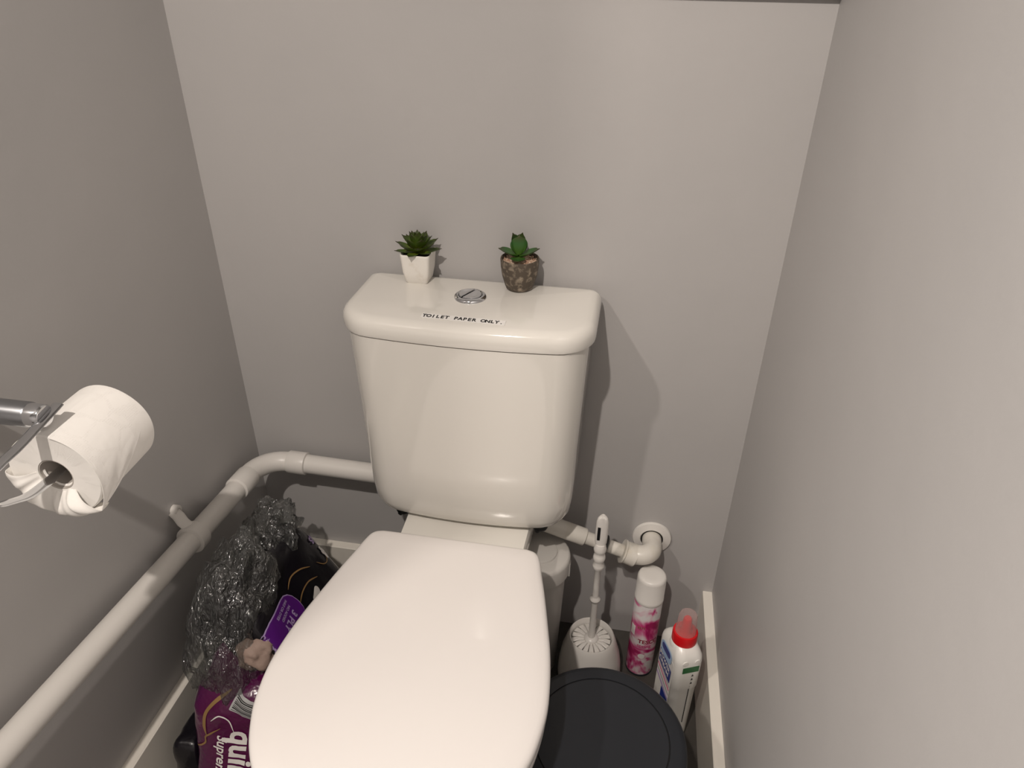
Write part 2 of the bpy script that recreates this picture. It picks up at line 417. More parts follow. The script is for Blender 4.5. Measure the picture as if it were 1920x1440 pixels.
arc = [tuple(E0)]+arc+[tuple(E1)]
arc[-1] = (E1.x, -.046, .39)
tube(bm, arc, .0195, 32)
pipe_collar(bm, pl(-.155), pl(-.108), .0185, .0222)
pipe_collar(bm, (PX+.050,-.0455,.3905), (PX+.088,-.045,.3895), .0185, .0222)
obj('elbow', LW(bm), M['pvc'], wp)
# clip
cy = -.292; cp = pl(cy)
bm = bmesh.new()
ax = (pl(-.5)-pl(-.2)).normalized()
tube(bm, [cp-ax*.0115, cp-ax*.0105, cp+ax*.0105, cp+ax*.0115], [.0228,.0245,.0245,.0228], 40)
tube(bm, [cp+Vector((-.004,0,.021)), cp+Vector((-.016,.004,.026)), cp+Vector((-.026,.010,.032)), cp+Vector((-.036,.014,.036))], .0100, 16, flat=.0034, upv=(0,1,.2))
SC = Vector((XL, cy+.018, cp.z+.036))
loft(bm, [[(SC.x+x_, SC.y+r_*math.cos(2*PI*i/28), SC.z+r_*math.sin(2*PI*i/28)) for i in range(28)] for x_, r_ in ((.0005,.0095),(.010,.0095),(.011,.0085),(.011,.005),(.006,.0048))])
cl = obj('pipe_clip', LW(bm), M['pvc'], wp, 50)
bm = bmesh.new(); tube(bm, [(XL+.0055,SC.y,SC.z),(XL+.0072,SC.y,SC.z)], .0047, 16); obj('screw_hole', LW(bm), M['black'], cl)

# ------------------------------------------------------------------ outlet pipe right of cistern
op = thing('outlet_pipe', 'cream pipe with a fat elbow and round wall flange, right of the cistern', 'pipe', (.09,-.03,.28))
def LO(bm): bmesh.ops.translate(bm, verts=bm.verts, vec=(-.09,.03,-.28)); return bm
A = Vector((-.12,-.070,.344)); B = Vector((.050,-.066,.2875)); d = (B-A).normalized()
bm = bmesh.new(); tube(bm, [A, B], .0122, 28); obj('pipe_run', LO(bm), M['pvc2'], op)
K = A+d*.093
bm = bmesh.new(); tube(bm, [A, K-d*.001, K], [.0165,.0165,.0155], 28); obj('pipe_sleeve', LO(bm), M['pvc2'], op)
N = A+d*.131
bm = bmesh.new(); tube(bm, [N-d*.006, N-d*.004, N+d*.003, N+d*.006], [.013,.0185,.0185,.014], 24); obj('seal_ring', LO(bm), M['black'], op)
bm = bmesh.new()
tube(bm, [B-d*.012, B-d*.0115, B-d*.008, B-d*.0075, B-d*.0065, B+d*.014, B+d*.0145], [.019,.0225,.0225,.0195,.0208,.0212,.020], 36)
pth = catmull([B+d*.010, (.066,-.066,.286), (.077,-.0655,.2868), (.087,-.060,.2872), (.0928,-.050,.2858), (.094,-.036,.282), (.094,-.018,.2785), (.094,-.004,.2765)], 5)
tube(bm, pth, .0183, 36)
obj('elbow', LO(bm), M['pvc2'], op)
bm = bmesh.new()
def ycirc(r, y, n=48, cx=.094, cz=.276): return [(cx+r*math.cos(2*PI*i/n), y, cz+r*math.sin(2*PI*i/n)) for i in range(n)]
loft(bm, [ycirc(.037,-.0005), ycirc(.0375,-.003), ycirc(.036,-.006), ycirc(.023,-.009), ycirc(.0215,-.008), ycirc(.0205,-.002)], cap1=True)
obj('wall_flange', LO(bm), M['plastic'], op)
bm = bmesh.new(); loft(bm, [ycirc(.0212,-.0082), ycirc(.0178,-.0081)], False, False); obj('gap_shadow_ring', LO(bm), M['black'], op)

# ------------------------------------------------------------------ sanitary bin behind the toilet
bx0, by0 = -.112, -.106
sb = thing('waste_bin', 'off-white round lidded bin tucked behind the right side of the toilet', 'bin', (bx0,by0,0))
bm = bmesh.new(); lathe(bm, [(.040,0),(.042,.003),(.052,.28),(.052,.283)], 56); obj('body', bm, M['binwhite'], sb)
bm = bmesh.new(); lathe(bm, [(.055,.262),(.0575,.262),(.0585,.292),(.057,.298),(.053,.301),(.034,.302),(.033,.3055),(.030,.3065)], 56); ld = obj('lid', bm, M['binwhite'], sb)
bm = bmesh.new(); box(bm, (.0545,-.008,.256), (.0592,.004,.285)); obj('lid_tab', bm, M['binwhite'], ld)

# ------------------------------------------------------------------ toilet brush in its holder
hx, hy = -.002, -.128
h = thing('toilet_brush_holder', 'white rounded plastic toilet brush holder on the floor by the back wall', 'brush holder', (hx,hy,0), (0,0,.2))
bm = bmesh.new(); rings = []
for r, z, sq in [(.056,0,.35),(.0605,.004,.35),(.062,.02,.35),(.060,.05,.28),(.055,.08,.18),(.047,.108,.06),(.0425,.122,0),(.0405,.1245,0),(.0385,.1225,0),(.0385,.09,0)]:
    ring = []
    for i in range(64):
        a = 2*PI*i/64; k = 1-sq*.18*(math.cos(2*a)**2)**.5*0 - sq*.16*abs(math.sin(1.5*a))
        ring.append((r*k*1.03*math.cos(a), r*k*1.03*math.sin(a), z))
    rings.append(ring)
loft(bm, rings); obj('holder_cup', bm, M['plastic'], h, 50)
tb = thing('toilet_brush', 'white toilet brush with ribbed handle standing in its holder', 'toilet brush', (hx,hy,.10))
bm = bmesh.new()
P = [(.0135,.010),(.0140,.016),(.0125,.019),(.0065,.021),(.0062,.030),(.0058,.115),(.0062,.118),(.0095,.120),(.0098,.124),(.0062,.127),(.0056,.130),(.0056,.195),
     (.0085,.200),(.0105,.207),(.0105,.210),(.0080,.217),(.0100,.222),(.0112,.228),(.0100,.234),(.0082,.238),(.0105,.243),(.0114,.249),(.0100,.256),(.0088,.260)]
lathe(bm, P, 28); hd_ = obj('handle', bm, M['plastic'], tb, 60)
bm = bmesh.new()
# flattened loop grip with a hanging slot
def grip_ring(hw, z): return [(hw*math.cos(2*PI*i/24), .0068*math.sin(2*PI*i/24)*(1 if abs(math.sin(2*PI*i/24))<.8 else .95), z) for i in range(24)]
outer = [(.0085,.258),(.0102,.264),(.0108,.275),(.0108,.300),(.0104,.312),(.0085,.319),(.005,.3225)]
loft(bm, [grip_ring(a_, z) for a_, z in outer]); obj('grip', bm, M['plastic'], tb, 60)
bm = bmesh.new(); box(bm, (-.0072,-.0074,.274), (-.0022,-.006,.302)); o = obj('hanging_slot', bm, M['groove'], hd_)
bm = bmesh.new()
for k in range(17):
    a = 2*PI*k/17
    for j in range(5):
        aa = a+(j-2)*.045; r1 = .0365-.0008*(j%2)
        p0 = Vector((.010*math.cos(a), .010*math.sin(a), .012)); p1 = Vector((.024*math.cos(aa), .024*math.sin(aa), .014+.001*(j%2))); p2 = Vector((r1*math.cos(aa), r1*math.sin(aa), .010-.002*(j%2)))
        tube(bm, [p0,p1,p2], [.0016,.0021,.0018], 6)
lathe(bm, [(.030,-.07),(.031,-.01),(.030,.004),(.012,.006)], 32)
obj('bristles', bm, M['plastic'], tb, 60)

# ------------------------------------------------------------------ air freshener can
def can_mat():
    m = mat('printed_can_label', (.8,.76,.74), .25, coat=.3); nt = m.node_tree; b = nt.nodes['Principled BSDF']
    tc = nt.nodes.new('ShaderNodeTexCoord'); mp = nt.nodes.new('ShaderNodeMapping'); nt.links.new(tc.outputs['Object'], mp.inputs[0])
    mp.inputs['Location'].default_value = (.31,.1,.0); mp.inputs['Scale'].default_value = (1,1,.75)
    n = nt.nodes.new('ShaderNodeTexNoise'); n.inputs['Scale'].default_value = 20; n.inputs['Detail'].default_value = 2.5; n.inputs['Distortion'].default_value = 1.6
    nt.links.new(mp.outputs[0], n.inputs['Vector'])
    r = nt.nodes.new('ShaderNodeValToRGB'); r.color_ramp.interpolation = 'LINEAR'; e = r.color_ramp.elements
    e[0].position = .38; e[0].color = (.76,.72,.72,1); e[1].position = .66; e[1].color = (.36,.012,.10,1)
    for p_, c_ in ((.45,(.74,.55,.60)),(.52,(.62,.20,.34)),(.58,(.55,.055,.20))):
        k = e.new(p_); k.color = (*c_,1)
    nt.links.new(n.outputs['Fac'], r.inputs['Fac'])
    # pink is strongest in a band around z=.14, white towards lower middle
    sx = nt.nodes.new('ShaderNodeSeparateXYZ'); nt.links.new(tc.outputs['Object'], sx.inputs[0])
    zr = nt.nodes.new('ShaderNodeValToRGB'); z = zr.color_ramp.elements
    z[0].position = 0; z[0].color = (.5,.5,.5,1); z[1].position = 1; z[1].color = (0,0,0,1)
    for p_, v in ((.2,.45),(.36,.50),(.50,.22),(.60,.9),(.70,.95),(.76,.45),(.80,.0)):
        k = z.new(p_); k.color = (v,v,v,1)
    dv = nt.nodes.new('ShaderNodeMath'); dv.operation = 'DIVIDE'; dv.inputs[1].default_value = .205; nt.links.new(sx.outputs['Z'], dv.inputs[0]); nt.links.new(dv.outputs[0], zr.inputs['Fac'])
    ad = nt.nodes.new('ShaderNodeMath'); ad.operation = 'MULTIPLY_ADD'; ad.inputs[1].default_value = .30; ad.inputs[2].default_value = -.13
    nt.links.new(zr.outputs[0], ad.inputs[0])
    a2 = nt.nodes.new('ShaderNodeMath'); a2.operation = 'ADD'; nt.links.new(ad.outputs[0], a2.inputs[0]); nt.links.new(n.outputs['Fac'], a2.inputs[1])
    nt.links.new(a2.outputs[0], r.inputs['Fac']); nt.links.new(r.outputs['Color'], b.inputs['Base Color'])
    return m
cx_, cy_ = .0985, -.083; CR = .0265
can = thing('air_freshener', 'tall pink and white air freshener aerosol with white cap on the floor', 'air freshener', (cx_,cy_,0))
bm = bmesh.new(); lathe(bm, [(CR-.003,.001),(CR-.0005,.004),(CR,.007),(CR,.196),(CR-.001,.200),(.024,.203)], 56); body = obj('can_body', bm, can_mat(), can)
bm = bmesh.new(); lathe(bm, [(CR-.004,0),(CR-.001,0),(CR+.0006,.002),(CR+.0004,.006),(CR-.001,.0065)], 56); obj('base_rim', bm, M['charcoal'], can)
bm = bmesh.new(); lathe(bm, [(CR+.0004,.198),(CR+.0008,.200),(CR+.0008,.206),(CR+.0004,.2065),(CR+.0004,.252),(CR-.0012,.257),(CR-.004,.259),(.012,.2590)], 56); obj('cap', bm, M['plastic'], can)
def wrap(bm, a0, z0, R):
    subdiv_long(bm, .004)
    return remap(bm, lambda v: ((R+v.z)*math.cos(a0+v.x/R), (R+v.z)*math.sin(a0+v.x/R), z0+v.y))
# facing the camera: angle of camera direction is about -PI/2
t = text_mesh('TESCO', .0135, bold=.0005); obj('brand_lettering', wrap(t, -PI/2-.42, .098, CR+.0003), M['dkpink'], body, None)
t = text_mesh('spring', .0115, bold=.0003); obj('scent_lettering', wrap(t, -PI/2-.45, .087, CR+.0003), M['pinkink'], body, None)
bm = bmesh.new(); loft(bm, [[(.0068*math.cos(2*PI*i/24), .0068*math.sin(2*PI*i/24), 0) for i in range(24)], [(.0062*math.cos(2*PI*i/24), .0062*math.sin(2*PI*i/24), .0002) for i in range(24)]])
obj('round_seal', wrap(bm, -PI/2-.02, .061, CR+.0001), M['whiteink'], body, None)
bm = bmesh.new(); loft(bm, [[(-.006,-.013,0),(.006,-.013,0),(.006,.013,0),(-.006,.013,0)], [(-.006,-.013,.0002),(.006,-.013,.0002),(.006,.013,.0002),(-.006,.013,.0002)]])
obj('side_panel', wrap(bm, -PI/2-1.0, .123, CR+.0001), M['whiteink'], body, None)
bm = bmesh.new()
for k in range(4):
    ps = [(-.008+.004*k+.001*math.sin(j), .001*k+.002*j,0) for j in range(4)]
    tube(bm, ps, .0007, 6)
obj('stamen_print', wrap(bm, -PI/2-.25, .135, CR+.0001), M['gold'], body, None)

# ------------------------------------------------------------------ cleaner bottle
bo_ = thing('cleaner_bottle', 'white cleaner bottle with red neck and clear cap beside the right skirting', 'bottle', (.1545,-.203,0), (0,0,.40))
bm = bmesh.new(); rings = []
for z, hw, hd in [(0,.018,.031),(.003,.021,.035),(.02,.0225,.0365),(.15,.0235,.0375),(.152,.0245,.0385),(.215,.0252,.0385),(.226,.0245,.0365),(.235,.021,.030),(.241,.018,.021),(.2425,.0175,.018)]:
    rings.append(rrect(0,0,hw,hd,min(.014,hw*.75),z,rf=min(.014,hw*.75)))
loft(bm, rings); bb = obj('bottle_body', bm, M['bottle'], bo_, 50)
NX, NY = .0, -.002
for ring in (): pass
bm = bmesh.new(); lathe(bm, [(.0195,.240),(.0215,.2405),(.0215,.2585),(.0205,.261),(.012,.262),(.009,.266),(.007,.290),(.0055,.292)], 40, NX, NY); obj('neck_ring', bm, M['red'], bo_)
bm = bmesh.new(); lathe(bm, [(.0178,.2612),(.0165,.280),(.0155,.296),(.0140,.300),(.010,.3015)], 40, NX, NY, cap0=False); obj('clear_cap', bm, M['clear'], bo_)
# shoulder under the neck so the neck sits on the front half
bm = bmesh.new(); lathe(bm, [(.024,.222),(.0235,.234),(.0215,.2405),(.019,.2425)], 40, NX, NY); obj('shoulder', bm, M['bottle'], bo_)
def facex(bm, x, y0, z0, t=.0004):   # text/labels in XY -> left (-x) face; reading direction towards the camera (-y)
    return remap(bm, lambda v: (x-t-v.z, y0-v.x, z0+v.y))
def facey(bm, y, x0, z0, t=.0004):
    return remap(bm, lambda v: (x0+v.x, y-t-v.z, z0+v.y))
def quad(w_, h_, r=0):
    bm = bmesh.new(); loft(bm, [rrect(0,0,w_/2,h_/2,max(r,.0005),0), rrect(0,0,w_/2,h_/2,max(r,.0005),.0003)]); return bm
# labels on the broad (left) face
LX = -.0252
obj('front_label', remap(quad(.052,.19,.004), lambda v: (-.0238-.0012*(.12+v.y > .15)-v.z, -v.x, .112+v.y)), M['bottle'], bo_)
obj('logo_label', facex(quad(.042,.030,.012), -.0262, .002, .208), M['sky'], bo_)
obj('logo_mark', facex(quad(.032,.014,.006), -.0266, .002, .212), M['navy'], bo_)
obj('name_label', remap(quad(.046,.030,.001), lambda v: (-.0262-v.z, -v.x, .176+v.y-v.x*.25)), M['navy'], bo_)
t = text_mesh('POWER', .0118, bold=.0004); remap(t, lambda v: (-.0268, .0215-v.x, .180+v.y+(v.x-.026)*-.25)); obj('name_lettering', t, M['whiteink'], bo_, None)
t = text_mesh('CREAM', .0118, bold=.0004); remap(t, lambda v: (-.0268, .0215-v.x, .167+v.y+(v.x-.026)*-.25)); obj('name_lettering', t, M['whiteink'], bo_, None)
for z_, m_, h_ in ((.155,'barcode',.005),(.146,'pinkink',.003),(.135,'barcode',.006),(.123,'lilac',.005)):
    obj('label_stripe', remap(quad(.05,h_,.001), lambda v: (-.0253-v.z, -v.x, z_+v.y-v.x*.35)), M[m_], bo_)
obj('label_panel', remap(quad(.026,.032,.001), lambda v: (-.0253-v.z, -v.x-.012, .098+v.y-v.x*.3)), M['navy'], bo_)
obj('label_picture', remap(quad(.05,.05,.004), lambda v: (-.0253-v.z, -v.x, .048+v.y)), M['orange'], bo_)
# narrow side facing the camera
obj('green_label', facey(quad(.030,.014,.0005), -.0385, .001, .204, .0003), M['green'], bo_)
bm = bmesh.new()
for k in range(3):
    z0 = .186-.010*k
    loft(bm, [[(.004,-.0392,z0),(.008,-.0392,z0+.001),(.0062,-.0392,z0+.006)], [(.004,-.0394,z0),(.008,-.0394,z0+.001),(.0062,-.0394,z0+.006)]])
for k in range(20):
    z0 = .156-.0052*k; box(bm, (.0045,-.0385,z0), (.0056,-.0375,z0+.0042))
obj('printed_marks', bm, M['ink'], bo_, None)
for sx in (-.010,.012):
    bm = bmesh.new(); 
    rings = []
    for r, y in ((.006,-.0355),(.0055,-.0382),(.0035,-.0386)): rings.append([(sx+r*math.cos(2*PI*i/20), y, .2185+r*1.1*math.sin(2*PI*i/20)) for i in range(20)])
    loft(bm, rings); obj('moulded_dimple', bm, M['bottle'], bo_)

# ------------------------------------------------------------------ charcoal bin
cb = thing('round_bin', 'charcoal round plastic bin with flat lid in front, right of the toilet bowl', 'bin', (.027,-.452,0))
bm = bmesh.new(); lathe(bm, [(.090,0),(.093,.004),(.108,.27),(.108,.275)], 96); obj('body', bm, M['charcoal'], cb)
bm = bmesh.new(); lathe(bm, [(.112,.262),(.1165,.263),(.120,.268),(.1208,.287),(.1196,.295),(.116,.2990),(.110,.3),(.0962,.3002),(.0958,.2975),(.0943,.2975),(.0939,.3002),(.06,.2990),(.03,.2985)], 96); lid = obj('lid', bm, M['charcoal'], cb, 50)
bm = bmesh.new(); loft(bm, [circ(.0961,.2988,96), circ(.0941,.2988,96)], False, False); obj('lid_groove', bm, M['groove'], lid)

# ------------------------------------------------------------------ succulents
def leaf_bm(Lh, W, T, tip=.18):
    bm = bmesh.new(); rings = []; n = 12
    for j in range(11):
        t = j/10; wd = W*math.sin(PI*min(1,(t*.86+.12)))**.8*(1 if t < .8 else (1-(t-.8)/.2*.92))
        wd = max(wd, .0003); th = T*(1-t*.7)
        z = .18*Lh*t*t
        rings.append([(wd/2*math.cos(2*PI*i/n), Lh*t, z+th/2*math.sin(2*PI*i/n)*(1 if math.sin(2*PI*i/n) < 0 else .45)+ (abs(math.cos(2*PI*i/n))**2)*wd*.12) for i in range(n)])
    loft(bm, rings); return bm
def rosette(root, z0, spec, m, cx=0, cy=0):
    for (num, el, Lh, W, T, ph, r0, zz) in spec:
        me = None
        for k in range(num):
            az = ph+2*PI*k/num+random.uniform(-.1,.1); e = el+random.uniform(-.06,.06)
            if me is None:
                o = obj('leaf', leaf_bm(Lh,W,T), m, root, 60); me = o.data
            else:
                o = bpy.data.objects.new('leaf', me); C.objects.link(o); o.parent = root
            o.rotation_euler = Euler((e,0,az-PI/2),'XYZ'); o.location = (cx+r0*math.cos(az), cy+r0*math.sin(az), z0+zz)
p1 = thing('potted_succulent', 'spiky green artificial succulent in a white square pot on the cistern lid', 'plant', (-.3325,-.0335,LZ), (0,0,.0), 'artificial succulents on the cistern lid')
bm = bmesh.new()
pr = [(.0170,0,.004),(.0182,.0015,.004),(.0215,.018,.005),(.0228,.032,.0055),(.0238,.044,.006),(.0240,.0475,.006),(.0234,.0485,.006),(.0222,.048,.0055),(.0212,.043,.005)]
loft(bm, [rrect(0,0,a_,a_,r_,z_,seg=5) for a_, z_, r_ in pr]); obj('pot', bm, M['potwhite'], p1, 50)
bm = bmesh.new(); loft(bm, [rrect(0,0,.0214,.0214,.005,.0435), rrect(0,0,.018,.018,.005,.0455)]); obj('soil', bm, M['soil'], p1)
rosette(p1, .047, [(7,.03,.034,.0165,.0038,.2,.004,.000),(7,.32,.034,.0180,.0038,.6,.003,.003),(6,.62,.031,.0185,.0038,.1,.002,.005),(5,.92,.027,.0170,.0035,.5,.001,.007),(3,1.2,.023,.0145,.003,.9,.0005,.009)], M['leaf1'])
p2 = thing('potted_succulent', 'broad-leaved green artificial succulent in a brown mottled stone pot on the cistern lid', 'plant', (-.1685,-.0355,LZ), (0,0,0), 'artificial succulents on the cistern lid')
bm = bmesh.new(); lathe(bm, [(.018,0),(.0205,.001),(.0225,.005),(.0275,.022),(.0295,.036),(.0303,.048),(.0300,.0505),(.0288,.0512),(.0278,.050),(.0272,.045)], 56); obj('pot', bm, M['stone'], p2, 50)
bm = bmesh.new(); lathe(bm, [(.0274,.043),(.026,.0455),(.01,.047)], 32)
for k in range(150):
    a = random.uniform(0,2*PI); r = .0262*math.sqrt(random.random()); s = random.uniform(.0009,.0018)
    mtx = Matrix.Translation((r*math.cos(a), r*math.sin(a), .0470)) @ Euler((random.random()*3,random.random()*3,0)).to_matrix().to_4x4() @ Matrix.Diagonal((s,s*.8,s*.7,1))
    bmesh.ops.create_icosphere(bm, subdivisions=1, radius=1, matrix=mtx)
o = obj('gravel', bm, M['gravel'], p2, 20); o['kind'] = 'stuff'
rosette(p2, .049, [(1,.02,.027,.023,.006,-1.55,.002,.002),(1,.22,.033,.024,.006,.05,.002,.005),(1,.25,.031,.026,.006,-2.85,.002,.006),(1,.2,.030,.022,.006,1.8,.002,.004),(3,1.20,.031,.027,.0055,-1.3,.003,.009)], M['leaf2'], -.002, .0)

# ------------------------------------------------------------------ toilet roll and its holder
RX, RZ = -.5785, .772; R0 = .0515; RC = .0195
roll = thing('toilet_roll', 'white embossed toilet roll with a torn loose end on the chrome wall holder', 'toilet roll', (RX,-.52,RZ), (0,0,.04))
def roll_mat():
    m = mat('embossed_tissue', (.95,.925,.885), .95, spec=.1); nt = m.node_tree; b = nt.nodes['Principled BSDF']
    tc = nt.nodes.new('ShaderNodeTexCoord'); sx = nt.nodes.new('ShaderNodeSeparateXYZ'); nt.links.new(tc.outputs['Object'], sx.inputs[0])
    at = nt.nodes.new('ShaderNodeMath'); at.operation = 'ARCTAN2'; nt.links.new(sx.outputs['Z'], at.inputs[0]); nt.links.new(sx.outputs['X'], at.inputs[1])
    mu = nt.nodes.new('ShaderNodeMath'); mu.operation = 'MULTIPLY'; mu.inputs[1].default_value = R0; nt.links.new(at.outputs[0], mu.inputs[0])
    cb_ = nt.nodes.new('ShaderNodeCombineXYZ'); nt.links.new(mu.outputs[0], cb_.inputs[0]); nt.links.new(sx.outputs['Y'], cb_.inputs[1])
    v = nt.nodes.new('ShaderNodeTexVoronoi'); v.feature = 'DISTANCE_TO_EDGE'; v.inputs['Scale'].default_value = 34; v.inputs['Randomness'].default_value = .6
    nt.links.new(cb_.outputs[0], v.inputs['Vector'])
    lt = nt.nodes.new('ShaderNodeMath'); lt.operation = 'LESS_THAN'; lt.inputs[1].default_value = .05; nt.links.new(v.outputs['Distance'], lt.inputs[0])
    v2 = nt.nodes.new('ShaderNodeTexVoronoi'); v2.inputs['Scale'].default_value = 430; v2.inputs['Randomness'].default_value = .15; nt.links.new(cb_.outputs[0], v2.inputs['Vector'])
    l2 = nt.nodes.new('ShaderNodeMath'); l2.operation = 'LESS_THAN'; l2.inputs[1].default_value = .27; nt.links.new(v2.outputs['Distance'], l2.inputs[0])
    ml = nt.nodes.new('ShaderNodeMath'); ml.operation = 'MULTIPLY'; nt.links.new(lt.outputs[0], ml.inputs[0]); nt.links.new(l2.outputs[0], ml.inputs[1])
    bp = nt.nodes.new('ShaderNodeBump'); bp.inputs['Strength'].default_value = 1; bp.inputs['Distance'].default_value = .0016; nt.links.new(ml.outputs[0], bp.inputs['Height'])
    n = nt.nodes.new('ShaderNodeTexNoise'); n.inputs['Scale'].default_value = 55; nt.links.new(tc.outputs['Object'], n.inputs['Vector'])
    b2 = nt.nodes.new('ShaderNodeBump'); b2.inputs['Strength'].default_value = .3; b2.inputs['Distance'].default_value = .003; nt.links.new(n.outputs[0], b2.inputs['Height'])
    nt.links.new(bp.outputs[0], b2.inputs['Normal']); nt.links.new(b2.outputs[0], b.inputs['Normal'])
    return m
M['roll'] = roll_mat()
def yring(r, y, n=72, f=None): return [((r if f is None else f(2*PI*i/n)*r)*math.cos(2*PI*i/n), y, (r if f is None else f(2*PI*i/n)*r)*math.sin(2*PI*i/n)) for i in range(n)]
bm = bmesh.new()
fo = lambda a: 1+.012*math.sin(2*a+.5)+.006*math.sin(5*a)
loft(bm, [yring(RC,-.050), yring(R0*.97,-.051,f=fo), yring(R0,-.0495,f=fo), yring(R0*1.004,-.02,f=fo), yring(R0*1.004,.02,f=fo), yring(R0,.0495,f=fo), yring(R0*.97,.051,f=fo), yring(RC,.050), yring(RC,0)], close=True)
obj('paper', bm, M['roll'], roll, 40)
bm = bmesh.new(); loft(bm, [yring(RC-.0005,-.0495), yring(RC-.0005,.0495), yring(RC-.0015,.0495), yring(RC-.0015,-.0495)], close=True); obj('core', bm, M['card'], roll)
# loose end: sheet coming over the front (+x), wrapping to a point below, and a flap folded across the near end
def sheet(fn, nu, nv, th=.0006):
    bm = bmesh.new(); g = [[bm.verts.new(fn(u/nu, v/nv)) for v in range(nv+1)] for u in range(nu+1)]
    for u in range(nu):
        for v in range(nv): bm.faces.new((g[u][v],g[u+1][v],g[u+1][v+1],g[u][v+1]))
    bmesh.ops.recalc_face_normals(bm, faces=bm.faces)
    bmesh.ops.solidify(bm, geom=bm.faces[:], thickness=th); return bm
def flap(u, v):
    a = math.radians(78-122*u)
    ye = .047 if a > .42 else .047-(.42-a)/(.42+.768)*.094
    y = -.053+(ye+.053)*v
    lo = max(0, (.42-a)/1.19)
    r = R0*(1.014+.13*lo**2.2*(1-.4*v)+.02*lo*v) + .0008*math.sin(14*v+6*u)*lo
    return Vector((r*math.cos(a), y, r*math.sin(a)))
obj('loose_end', sheet(flap, 36, 18), M['roll'], roll, 60)
def flap2(u, v):
    # crumpled tail gathered over the lower half of the near end and tucked into the core
    ph = math.radians(176+140*u); f = math.sin(ph*9+2*v)+.6*math.sin(ph*17+4*v+1)
    ro = .0525+.0065*math.exp(-((u-1)/.07)**2)+.0012*f
    if v < .3: t = v/.3; r = ro; y = -.040-.010*t-.006*t*t
    else: t = (v-.3)/.7; r = ro+(.0165-ro)*t; y = -.056-.010*math.sin(PI*t)*(.6+.4*math.sin(ph*4)) + .012*t*t
    y += .0022*f*math.sin(PI*v); r += .0015*math.sin(ph*6+7*v)*math.sin(PI*v)
    return Vector((r*math.cos(ph), y, r*math.sin(ph)))
obj('crumpled_tail', sheet(flap2, 90, 18), M['paper'], roll, 60)

ho = thing('toilet_roll_holder', 'chrome wall-mounted toilet roll holder on the left wall', 'toilet roll holder', (XL,-.558,.839))
def LH(bm): bmesh.ops.translate(bm, verts=bm.verts, vec=(-XL,.558,-.839)); return bm
bm = bmesh.new(); tube(bm, [(XL+.001,-.558,.839),(XL+.003,-.558,.839),(XL+.004,-.558,.839)], [.027,.027,.024], 40); obj('wall_plate', LH(bm), M['chrome'], ho)
bm = bmesh.new(); tube(bm, [(XL+.003,-.558,.839),(-.592,-.558,.839),(-.590,-.558,.839)], [.0135,.0135,.012], 32); obj('post', LH(bm), M['steel'], ho)
bm = bmesh.new(); tube(bm, [(-.592,-.558,.839),(-.576,-.558,.839),(-.574,-.558,.839)], [.0125,.0125,.011], 32); obj('pivot', LH(bm), M['chrome'], ho)
XA = -.579
bm = bmesh.new()
path = [(XA+.007,-.540,.843),(XA+.007,-.565,.8385),(XA+.006,-.60,.831),(XA+.004,-.622,.8272),(XA+.002,-.641,.8215),(XA+.001,-.649,.808),(XA,-.642,.791),(XA,-.6235,.7805),(XA,-.605,.7725),(XA,-.58,.770),(XA,-.55,.770),(XA,-.50,.770),(XA,-.47,.770)]
tube(bm, catmull(path, 6), .0065, 16, flat=.0019, upv=(1,0,0)); obj('wire_arm', LH(bm), M['chrome'], ho, 60)

# ------------------------------------------------------------------ packs of toilet rolls
def pillow(bm, hx_, hy_, hz_, n=14, rnd=.35, amp=.006, seed=0, bulge=.08):
    bmesh.ops.create_cube(bm, size=2)
    bmesh.ops.subdivide_edges(bm, edges=bm.edges[:], cuts=n, use_grid_fill=True)
    for v in bm.verts:
        p = v.co.copy(); q = p.normalized()
        m_ = max(abs(p.x),abs(p.y),abs(p.z))
        r = (abs(p.x)**6+abs(p.y)**6+abs(p.z)**6)**(1/6)
        p = p/r
        p = Vector((p.x*hx_, p.y*hy_, p.z*hz_))
        k = noise.noise(p*14+Vector((seed,0,0)))*amp + abs(noise.noise(p*32+Vector((0,seed,0))))*amp*.7
        v.co = p + q*k
# plum pack in front (stands on the floor)
pk = thing('toilet_roll_pack', 'plum-coloured plastic toilet roll multipack with white lettering, between left wall and toilet', 'toilet roll pack', (-.530,-.445,0), (0,0,.06), 'toilet roll packs between the left wall and the toilet')
bm = bmesh.new(); pillow(bm, .078, .066, .136, seed=3, amp=.009); bmesh.ops.translate(bm, verts=bm.verts, vec=(0,0,.142)); remap(bm, lambda v: (v.x*(1-.12*(.28-v.z)/.28), v.y+(v.z-.14)*.28, v.z)); body = obj('wrapper', bm, M['plum'], pk, 80)
from mathutils.bvhtree import BVHTree
def project_onto(target, bm, origin_fn, dirv, off=.0015):
    """drape flat artwork onto a body: each vertex is cast along dirv and set just above the surface"""
    tb_ = bmesh.new(); tb_.from_mesh(target.data); tree = BVHTree.FromBMesh(tb_); dirv = Vector(dirv).normalized()
    for v in bm.verts:
        v.tag = False; o_ = Vector(origin_fn(v.co)); hit = tree.ray_cast(o_, dirv)
        if hit[0]: v.co = hit[0] - dirv*off
        else: v.tag = True
    bmesh.ops.delete(bm, geom=[v for v in bm.verts if v.tag], context='VERTS')
    tb_.free(); return bm
